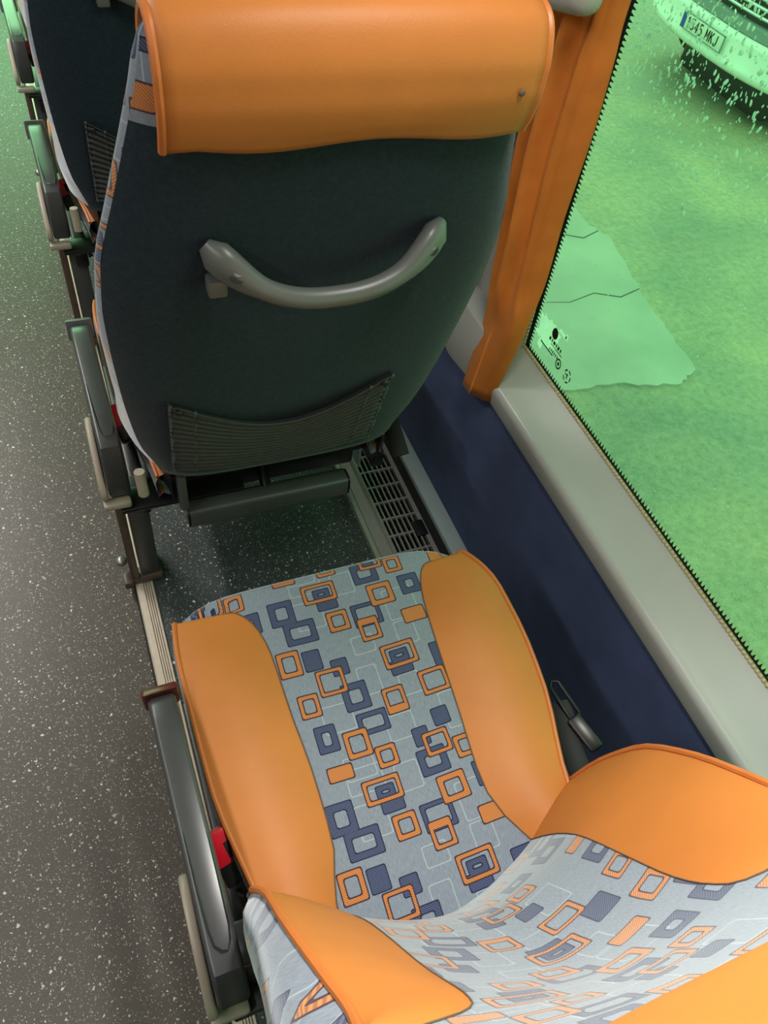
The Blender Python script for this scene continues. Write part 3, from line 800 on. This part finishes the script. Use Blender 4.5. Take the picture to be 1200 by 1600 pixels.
def seat_base(root):
    # pedestal at the aisle rail
    leg = MB().prism([(0.175, 0.345), (0.235, 0.345), (0.275, 0.012), (0.195, 0.012)], 'x', 0.002, 0.046, bev=0.004).build('pedestal_leg', M['dark_plastic'], root)
    MB().prism([(0.172, 0.365), (0.188, 0.365), (0.208, 0.014), (0.188, 0.014)], 'x', -0.022, -0.003, bev=0.003).build('edge_strip', M['brown_metal'], leg)
    MB().box(-0.024, 0.052, 0.186, 0.222, 0.006, 0.030, bev=0.005).build('rail_clamp', M['brown_metal'], leg)
    MB().box(-0.040, -0.020, 0.180, 0.215, 0.004, 0.028, bev=0.004).build('clamp_foot', M['brown_metal'], leg)
    MB().sphere((-0.036, 0.225, 0.062), 0.014, 1, 1, 0.8).build('clamp_knob', M['steel'], leg)
    fr = MB().box(0.02, 0.60, 0.22, 0.27, 0.30, 0.338, bev=0.005)
    fr.box(0.03, 0.57, 0.50, 0.54, 0.30, 0.338, bev=0.005).box(0.02, 0.05, 0.16, 0.60, 0.30, 0.338, bev=0.004).box(0.55, 0.58, 0.16, 0.60, 0.30, 0.338, bev=0.004)
    f = fr.build('seat_frame', M['black_plastic'], root)
    MB().box(0.07, 0.50, 0.155, 0.64, 0.335, 0.405, bev=0.01).build('seat_pan', M['black_plastic'], f)
    MB().prism([(0.33, 0.10), (0.45, 0.10), (0.43, 0.15), (0.36, 0.30), (0.34, 0.30)], 'x', 0.598, 0.606, bev=0.002).build('wall_bracket', M['light_strip'], f)
    MB().cyl((0.038, 0.078, 0.462), (0.037, 0.084, 0.52), 0.010, 16).build('hinge_tube', M['beige_plastic'], f)
    MB().box(0.10, 0.118, 0.065, 0.10, 0.40, 0.50, bev=0.006).build('hinge_plate', M['dark_plastic'], f)
    MB().box(-0.01, 0.24, 0.11, 0.17, 0.372, 0.384, bev=0.004).build('recline_plate', M['black_plastic'], f)
def footrest(root):
    p0 = Vector((0.118, 0.10, 0.352)); p1 = Vector((0.462, 0.10, 0.345))
    mb = MB(); V = []
    sec = rounded_poly([(-0.024, -0.024), (0.022, -0.024), (0.028, 0.010), (0.012, 0.028), (-0.024, 0.028)], 0.010, 4)
    mb.prism([(a + 0.10, b + 0.349) for a, b in sec], 'x', 0.118, 0.460, bev=0.004)
    o = mb.build('footrest', M['dark_plastic'], root)
    MB().tube([(0.285, 0.105, 0.36), (0.285, 0.14, 0.385), (0.285, 0.22, 0.34)], 0.016, 10, ry=0.012).build('footrest_arm', M['black_plastic'], o)
    for x in (0.116, 0.462):
        mb = MB().prism([(a*0.96 + 0.10, b*0.96 + 0.349) for a, b in sec], 'x', x - 0.002, x + 0.002, bev=0.001); mb.build('end_cap', M['black_plastic'], o)
    return o

def armrest(root):
    side = [(0.538, 0.512), (0.524, 0.5195), (0.495, 0.5245), (0.46, 0.527), (0.36, 0.531), (0.26, 0.534), (0.19, 0.535), (0.15, 0.528), (0.12, 0.47), (0.128, 0.412), (0.20, 0.405), (0.25, 0.44), (0.32, 0.475), (0.44, 0.478), (0.52, 0.476), (0.545, 0.49), (0.544, 0.503)]
    mb = MB().prism(side, 'x', -0.031, 0.0105, bev=0.0065, seg=3)
    # the arm leans a little: rear end sits further in
    mb.v = [(x + 0.007*(0.53 - y)/0.4, y, z) for x, y, z in mb.v]
    o = mb.build('armrest', M['arm_plastic'], root)
    MB().prism([(0.541, 0.522), (0.553, 0.518), (0.560, 0.505), (0.558, 0.478), (0.541, 0.470)], 'x', -0.038, 0.017, bev=0.005, seg=3).build('end_cap', M['arm_end'], o)
    # oval pivot cover on the aisle side with a lip wrapping under the arm
    oval = []
    for i in range(28):
        a = 2*math.pi*i/28
        oval.append((0.205 + 0.088*math.cos(a) , 0.446 + 0.046*math.sin(a) - 0.02*math.cos(a + math.pi)*1.0))
    c = MB().prism(oval, 'x', -0.040, -0.026, bev=0.005, seg=3)
    c.box(-0.039, 0.014, 0.112, 0.135, 0.388, 0.404, bev=0.005)
    c.build('pivot_cover', M['beige_plastic'], o)
    g = MB().tube([(0.0095, 0.33, 0.530), (0.0105, 0.25, 0.5355), (0.0105, 0.20, 0.537), (0.008, 0.182, 0.5365), (0.003, 0.173, 0.536), (-0.004, 0.173, 0.536), (-0.0125, 0.182, 0.5365), (-0.0155, 0.20, 0.537), (-0.018, 0.25, 0.536), (-0.020, 0.33, 0.531)], 0.0010, 6)
    g.build('moulded_groove', M['black_plastic'], o)
    return o
M['arm_end'] = simple('armrest_end_plastic', srgb(110, 112, 114), 0.3, var=0.05, scale=20)

def belt(root):
    # buckle with a red release button on the aisle side, tongue and strap by the wall
    b = MB().box(-0.020, 0.020, -0.075, 0.0, -0.011, 0.011, bev=0.005, mat=Matrix.Translation((0.0225, 0.335, 0.446)) @ Matrix.Rotation(math.radians(28), 4, 'X') @ Matrix.Rotation(math.radians(14), 4, 'Z')).build('belt_buckle', M['black_plastic'], root)
    T = Matrix.Translation((0.0225, 0.335, 0.446)) @ Matrix.Rotation(math.radians(28), 4, 'X') @ Matrix.Rotation(math.radians(14), 4, 'Z')
    mb = MB().box(-0.021, 0.021, -0.044, 0.008, -0.010, 0.0145, bev=0.006, mat=T)
    mb.build('release_button', M['red'], b)
    MB().box(0.002, 0.016, -0.036, -0.012, 0.012, 0.0152, bev=0.001, mat=T).build('tongue_slot', M['black'], b)
    MB().tube([(0.036, 0.255, 0.42), (0.046, 0.20, 0.38), (0.058, 0.16, 0.33)], 0.018, 8, ry=0.005).build('buckle_stalk', M['black'], b)
    st = MB().tube([(0.628, 0.365, 0.424), (0.618, 0.33, 0.425), (0.608, 0.28, 0.42), (0.598, 0.20, 0.41), (0.60, 0.12, 0.37)], 0.019, 8, ry=0.004, up=(1, 0, 0.4)).build('belt_strap', M['black'], root)
    tg = MB(); 
    loop = [(0.630, 0.402, 0.430), (0.641, 0.396, 0.432), (0.646, 0.335, 0.436), (0.640, 0.322, 0.436), (0.627, 0.326, 0.434), (0.622, 0.392, 0.430), (0.630, 0.402, 0.430)]
    tg.tube(loop, 0.0032, 8, caps=False)
    tg.build('belt_tongue', M['gloss_black'], st)
    MB().box(-0.013, 0.013, -0.035, 0.03, -0.007, 0.007, bev=0.005, mat=Matrix.Translation((0.636, 0.300, 0.436)) @ Matrix.Rotation(math.radians(12), 4, 'Z') @ Matrix.Rotation(math.radians(-20), 4, 'Y')).build('tongue_grip', M['gloss_black'], st)
M['gloss_black'] = simple('gloss_black_plastic', srgb(14, 14, 15), 0.34, var=0.05, scale=30)

def make_seat():
    root = empty('bus_seat', (0, 0, 0))
    seat_cushion(root); backrest(root); headrest_cover(root); grab_handle(root); net_pocket(root)
    seat_base(root); footrest(root); armrest(root); belt(root)
    return root
seat = make_seat()
kids = {}
for o in bpy.data.objects:
    if o.parent: kids.setdefault(o.parent.name, []).append(o)
def copy_tree(o, parent=None):
    c = o.copy(); COL.objects.link(c)
    if parent: c.parent = parent
    for ch in kids.get(o.name, []): copy_tree(ch, c)
    return c
seat_labels = ['nearest bus seat seen from above, with orange leather bolsters and patterned cushion',
    'bus seat directly ahead showing its dark plush back, grab handle and net pocket',
    'bus seat two rows ahead at upper left, its dark back partly hidden',
    'bus seat furthest ahead in the top left corner, only its edge and armrest showing']
seats = [seat]
for k in range(1, 4):
    s = copy_tree(seat); s.location = (0, PITCH*k, 0); seats.append(s)
for s, l in zip(seats, seat_labels): tag(s, l, 'bus seat', 'single bus seats along the window side')
for ch in kids[seat.name]:
    if ch.name.startswith('armrest'):
        for g in kids[ch.name]:
            if g.name.startswith('end_cap'):
                g.data = g.data.copy(); g.data.materials[0] = M['maroon']; g['label'] = 'glossy maroon end cap'  # nearest armrest alone has its end cap coloured maroon

for o in list(bpy.data.objects):
    if o.name.startswith('headrest_cover') and o.parent == seats[1]:
        mk = MB().sphere((0.486, -0.1795 + 0.011, 1.282), 0.0045, 1, 0.35, 0.8, 12, 8).build('burn_mark', M['seam'], o); mk['label'] = 'small dark mark on the leather'

# ------------------------------------------------------------------ curtain and its holder
def curtain():
    lv = [[(0.775, 1.113, 0.466), (0.768, 1.067, 0.480), (0.78, 1.039, 0.487), (0.795, 1.017, 0.494)],
    [(0.8, 1.135, 0.625), (0.782, 1.069, 0.671), (0.775, 0.999, 0.715), (0.8, 0.984, 0.713)],
    [(0.815, 1.165, 0.7), (0.79, 1.096, 0.744), (0.785, 1.02, 0.791), (0.81, 0.987, 0.81)],
    [(0.83, 1.197, 0.826), (0.815, 1.13, 0.868), (0.79, 1.034, 0.928), (0.815, 1.001, 0.951)],
    [(0.835, 1.225, 0.967), (0.825, 1.158, 0.999), (0.79, 1.043, 1.054), (0.815, 1.0, 1.075)],
    [(0.84, 1.238, 1.086), (0.825, 1.156, 1.119), (0.79, 1.043, 1.168), (0.815, 1.006, 1.185)],
    [(0.84, 1.232, 1.17), (0.825, 1.158, 1.197), (0.79, 1.037, 1.245), (0.815, 1.014, 1.257)],
    [(0.84, 1.26, 1.30), (0.825, 1.16, 1.32), (0.79, 1.04, 1.34), (0.815, 1.01, 1.35)],
    [(0.84, 1.30, 1.50), (0.825, 1.19, 1.50), (0.79, 1.05, 1.50), (0.815, 0.98, 1.50)]]
    P = []
    cols = []
    nv = 64
    for k in range(4):
        fx = pch(range(len(lv)), [l[k][0] for l in lv]); fy = pch(range(len(lv)), [l[k][1] for l in lv]); fz = pch(range(len(lv)), [l[k][2] for l in lv])
        cols.append([(fx(t), fy(t), fz(t)) for t in np.linspace(0, len(lv)-1, nv+1)])
    for i in range(nv+1):
        a, b, c, d = [Vector(cols[k][i]) for k in range(4)]
        f = min(1.0, max(0.0, (i/nv - 0.12)/0.25)) 
        r = []
        # recessed rear fold, then the front fold overlapping it
        for s in np.linspace(0, 1, 9): r.append(a.lerp(b, s) + Vector((-0.013*math.sin(s*math.pi*3)*f, 0, 0)))
        r.append(b + Vector((0.012*f, -0.004*f, 0)))
        r.append(b + Vector((0.004*f, 0.006*f, 0)))
        for s in np.linspace(0, 1, 11): r.append((b + Vector((-0.052*f, -0.050*f, 0.022*f))).lerp(c, s) + Vector((-0.010*math.sin(s*math.pi*2.5)*f, 0, 0)))
        for s in np.linspace(0.12, 1, 8): r.append(c.lerp(d, s) + Vector((-0.004*math.sin(s*math.pi), 0, 0)))
        P.append(r)
    o = grid('curtain', P, M['curtain'], None, flip=False, solid=0.0022)
    h = MB().tube([r[-1] + Vector((-0.001, 0.006, 0)) for r in P], 0.0022, 6); h.build('hem', M['curtain'], o)
    tag(o, 'orange fabric curtain gathered beside the pillar at the rainy window', 'curtain')
    mb = MB()
    poly = rounded_poly([(0.99, 1.258), (1.28, 1.190), (1.33, 1.222), (1.33, 1.33), (1.01, 1.33)], [0.028, 0.03, 0.02, 0.02, 0.02], 6)
    mb.prism(poly, 'x', 0.715, 0.763, bev=0.020, seg=5)
    ho = mb.build('curtain_holder', M['holder'])
    tag(ho, 'rounded grey plastic holder wrapped round the orange curtain at the top', 'curtain holder')
curtain()

# ------------------------------------------------------------------ outside: ground and the white car
GZ = -1.0
struct(MB().box(-6, 26, -14, 26, GZ - 0.2, GZ).build('ground', M['asphalt'], smooth=False), 'wet rough asphalt outside the window', 'ground')
def patch():
    pts = [(3.30, 4.10), (3.27, 3.75), (3.35, 3.62), (3.28, 3.30), (3.21, 3.01), (3.155, 2.59), (3.12, 2.31), (2.96, 2.24), (2.78, 2.26), (2.59, 2.33), (2.27, 2.34), (1.9, 2.30), (1.2, 2.3), (1.2, 4.6), (3.2, 4.6)]
    rr = random.Random(2); out = []
    for i in range(len(pts)):
        a, b = Vector(pts[i]), Vector(pts[(i+1) % len(pts)])
        for j in range(6):
            p = a.lerp(b, j/6); out.append((p.x + rr.uniform(-.012, .012), p.y + rr.uniform(-.012, .012)))
    o = MB().prism(out, 'z', GZ - 0.02, GZ + 0.012).build('concrete_patch', M['concrete'], smooth=False)
    struct(o, 'smoother pale concrete patch in the ground by the bus', 'ground patch')
    for path in ([(3.30, 3.68), (3.15, 3.62), (3.0, 3.70), (2.8, 3.66)], [(3.22, 3.05), (3.05, 3.0), (2.9, 3.07), (2.7, 3.02), (2.55, 3.05)]):
        MB().tube([(x, y, GZ + 0.012) for x, y in path], [0.004, 0.005, 0.004, 0.003, 0.002][:len(path)], 5).build('crack', M['crack'], o)
patch()

def letters(txt, h):
    """simple stroke letters for the plate; returns quads in (u, v)"""
    G = {'1': [[(.25, .8), (.5, 1), (.5, 0)]], '5': [[(.9, 1), (.2, 1), (.15, .55), (.6, .6), (.88, .38), (.85, .12), (.5, 0), (.1, .1)]],
         '4': [[(.7, 0), (.7, 1), (.08, .3), (.95, .3)]], 'M': [[(.08, 0), (.08, 1), (.5, .35), (.92, 1), (.92, 0)]],
         'K': [[(.12, 0), (.12, 1)], [(.9, 1), (.14, .42)], [(.38, .6), (.92, 0)]], 'J': [[(.8, 1), (.8, .22), (.6, 0), (.3, 0), (.1, .2)]]}
    out = []; u = 0
    for ch in txt:
        if ch == ' ': u += h*0.42; continue
        for st in G[ch]: out.append([(u + a*h*0.52, b*h) for a, b in st])
        u += h*0.68
    return out
def car():
    cx, cy = 5.20, 5.45
    t = empty('car', (cx, cy, GZ))
    W = 1.80
    def loft(secs, name, mat, parent=t):
        return grid(name, secs, mat, parent, flip=False)
    # outline in plan of the nose (curved across the car), local x grows away from the bus
    def nose(yv): return 0.16*abs(yv/(W/2))**2.6
    ys = [-W/2 + W*i/24 for i in range(25)]
    # bumper
    prof = [(0.10, 0.36), (0.02, 0.375), (-0.01, 0.40), (-0.012, 0.44), (0.0, 0.455), (0.0, 0.60), (0.006, 0.625), (0.03, 0.64), (0.16, 0.655)]
    grid('bumper', [[(px + nose(y), y, pz) for px, pz in prof] for y in ys], M['car_paint'], t, flip=True)
    prof = [(0.04, 0.650), (0.050, 0.665), (0.052, 0.705), (0.062, 0.72), (0.12, 0.725)]
    grid('grey_band', [[(px + nose(y), y, pz) for px, pz in prof] for y in ys], M['car_trim'], t, flip=True)
    gr = grid('grille', [[(px + nose(y), y, pz) for px, pz in [(0.11, 0.70), (0.12, 0.92)]] for y in [q for q in ys if abs(q) < 0.86]], M['black_plastic'], t, flip=True)
    mb = MB()
    for z in (0.775, 0.83, 0.885):
        mb.tube([(0.095 + nose(y), y, z) for y in ys if abs(y) < 0.7], 0.014, 8)
    mb.build('grille_bar', M['chrome'], gr)
    prof = [(0.13, 0.90), (0.10, 0.93), (0.12, 0.97), (0.22, 1.01), (0.6, 1.07), (1.1, 1.13)]
    grid('bonnet', [[(px + nose(y)*(1 if px < 0.5 else .4), y, pz - 0.05*abs(y/0.9)**4) for px, pz in prof] for y in ys], M['car_paint'], t, flip=True)
    body = MB().prism(rounded_poly([(0.24, 0.40), (4.3, 0.40), (4.35, 0.95), (1.1, 1.05), (0.25, 0.94)], [0.05, 0.1, 0.1, 0.2, 0.05]), 'y', -0.89, 0.89, bev=0.03).build('body', M['car_paint'], t)
    MB().box(0.30, 4.1, -0.66, 0.50, 0.07, 0.42, bev=0.06).build('underbody_shade', M['black_plastic'], t)  # black block stands in for the shade under the car
    MB().prism(rounded_poly([(1.05, 1.04), (3.9, 1.04), (3.5, 1.62), (1.75, 1.62)], 0.08), 'y', -0.76, 0.76, bev=0.05).build('cabin', M['dark_plastic'], t)
    MB().box(1.75, 3.5, -0.72, 0.72, 1.60, 1.67, bev=0.03).build('roof', M['car_paint'], t)
    for x in (0.85, 3.45):
        for s in (-1, 1):
            w = MB().cyl((x, s*0.70, 0.32), (x, s*0.90, 0.32), 0.32, 28).build('wheel', M['tyre'], t)
            MB().cyl((x, s*0.895, 0.32), (x, s*0.908, 0.32), 0.19, 20).build('hubcap', M['chrome'], w)
    for s in (-1, 1):
        MB().box(0.16, 0.26, s*0.76-0.13, s*0.76+0.13, 0.74, 0.90, bev=0.03).build('headlamp', M['chrome'], t)
    # number plate: 0.52 m wide, facing the bus
    pl = MB().box(-0.022, -0.012, -0.27, 0.27, 0.475, 0.59, bev=0.003).build('number_plate', M['plate'], t)
    MB().box(-0.0235, -0.0215, 0.225, 0.266, 0.478, 0.587).build('blue_band', M['plate_blue'], pl, smooth=False)
    mb = MB(); h = 0.075; st = letters('1545 MKJ', h); w_tot = h*0.68*7 + h*0.42
    for s in st:
        pts = [(-0.0225, 0.205 - u*(0.43/w_tot), 0.495 + v) for u, v in s]
        mb.tube(pts, 0.0055, 6)
    mb.build('plate_characters', M['plate_ink'], pl)
    fr = MB()
    for (y0, y1, z0, z1) in ((-0.275, 0.275, 0.588, 0.593), (-0.275, 0.275, 0.472, 0.477), (-0.275, -0.270, 0.472, 0.593), (0.270, 0.275, 0.472, 0.593)):
        fr.box(-0.024, -0.012, y0, y1, z0, z1)
    fr.build('plate_frame', M['car_trim'], pl, smooth=False)
    tag(t, 'white car parked outside the rainy window, number plate facing the bus', 'car')
    return t
car()

# rain on the outer face of the window
def rain():
    rr = random.Random(23); mb = MB()
    unit = bmesh.new(); bmesh.ops.create_icosphere(unit, subdivisions=1, radius=1.0)
    uv = [v.co.copy() for v in unit.verts]
    for i, v in enumerate(unit.verts): v.index = i
    uf = [[v.index for v in f.verts] for f in unit.faces]; unit.free()
    def drop(y, z, ry, rz, rx, sk):
        V = []
        for q in uv:
            wob = 1 + rr.uniform(-.18, .18)
            V.append((WX + 0.0062 + max(q.x, -0.1)*rx, y + (q.y*ry + q.z*sk)*wob, z + q.z*rz*wob))
        mb.add(V, uf)
    n = 0
    while n < 1350:
        y = rr.uniform(0.58, 1.08); z = rr.uniform(1.0, 1.36)
        d = (z - 1.02 - 0.16*max(0, 0.95 - y))*3.6 + 0.10*math.sin(y*37 + z*20)       # denser towards the top of the pane
        if rr.random() > max(0.03, min(1.0, d)): continue
        r = 0.0010 + 0.0027*rr.random()**2.4
        drop(y, z, r*rr.uniform(.6, 1.1), r*rr.uniform(1.0, 2.2), r*0.6, r*rr.uniform(-.8, .8)); n += 1
    for i in range(140):
        r = 0.0008 + 0.0014*rr.random()**2
        drop(rr.uniform(0.2, 1.05), rr.uniform(0.65, 1.05), r*.8, r*rr.uniform(1, 2), r*.6, r*rr.uniform(-.8, .8))
    n = 0
    while n < 1300:                                          # fine spray along the lower rear edge
        y = rr.uniform(0.12, 0.95); z = 0.615 + abs(rr.gauss(0, 0.055))
        if rr.random() > max(0.04, 1.15 - y*1.5): continue
        r = 0.0005 + 0.0008*rr.random()
        drop(y, z, r, r*rr.uniform(.8, 1.4), r*0.6, 0); n += 1
    o = mb.build('raindrops', M['water']); tag(o, 'raindrops and streaks clinging to the outside of the green window', 'raindrops', kind='stuff')
rain()
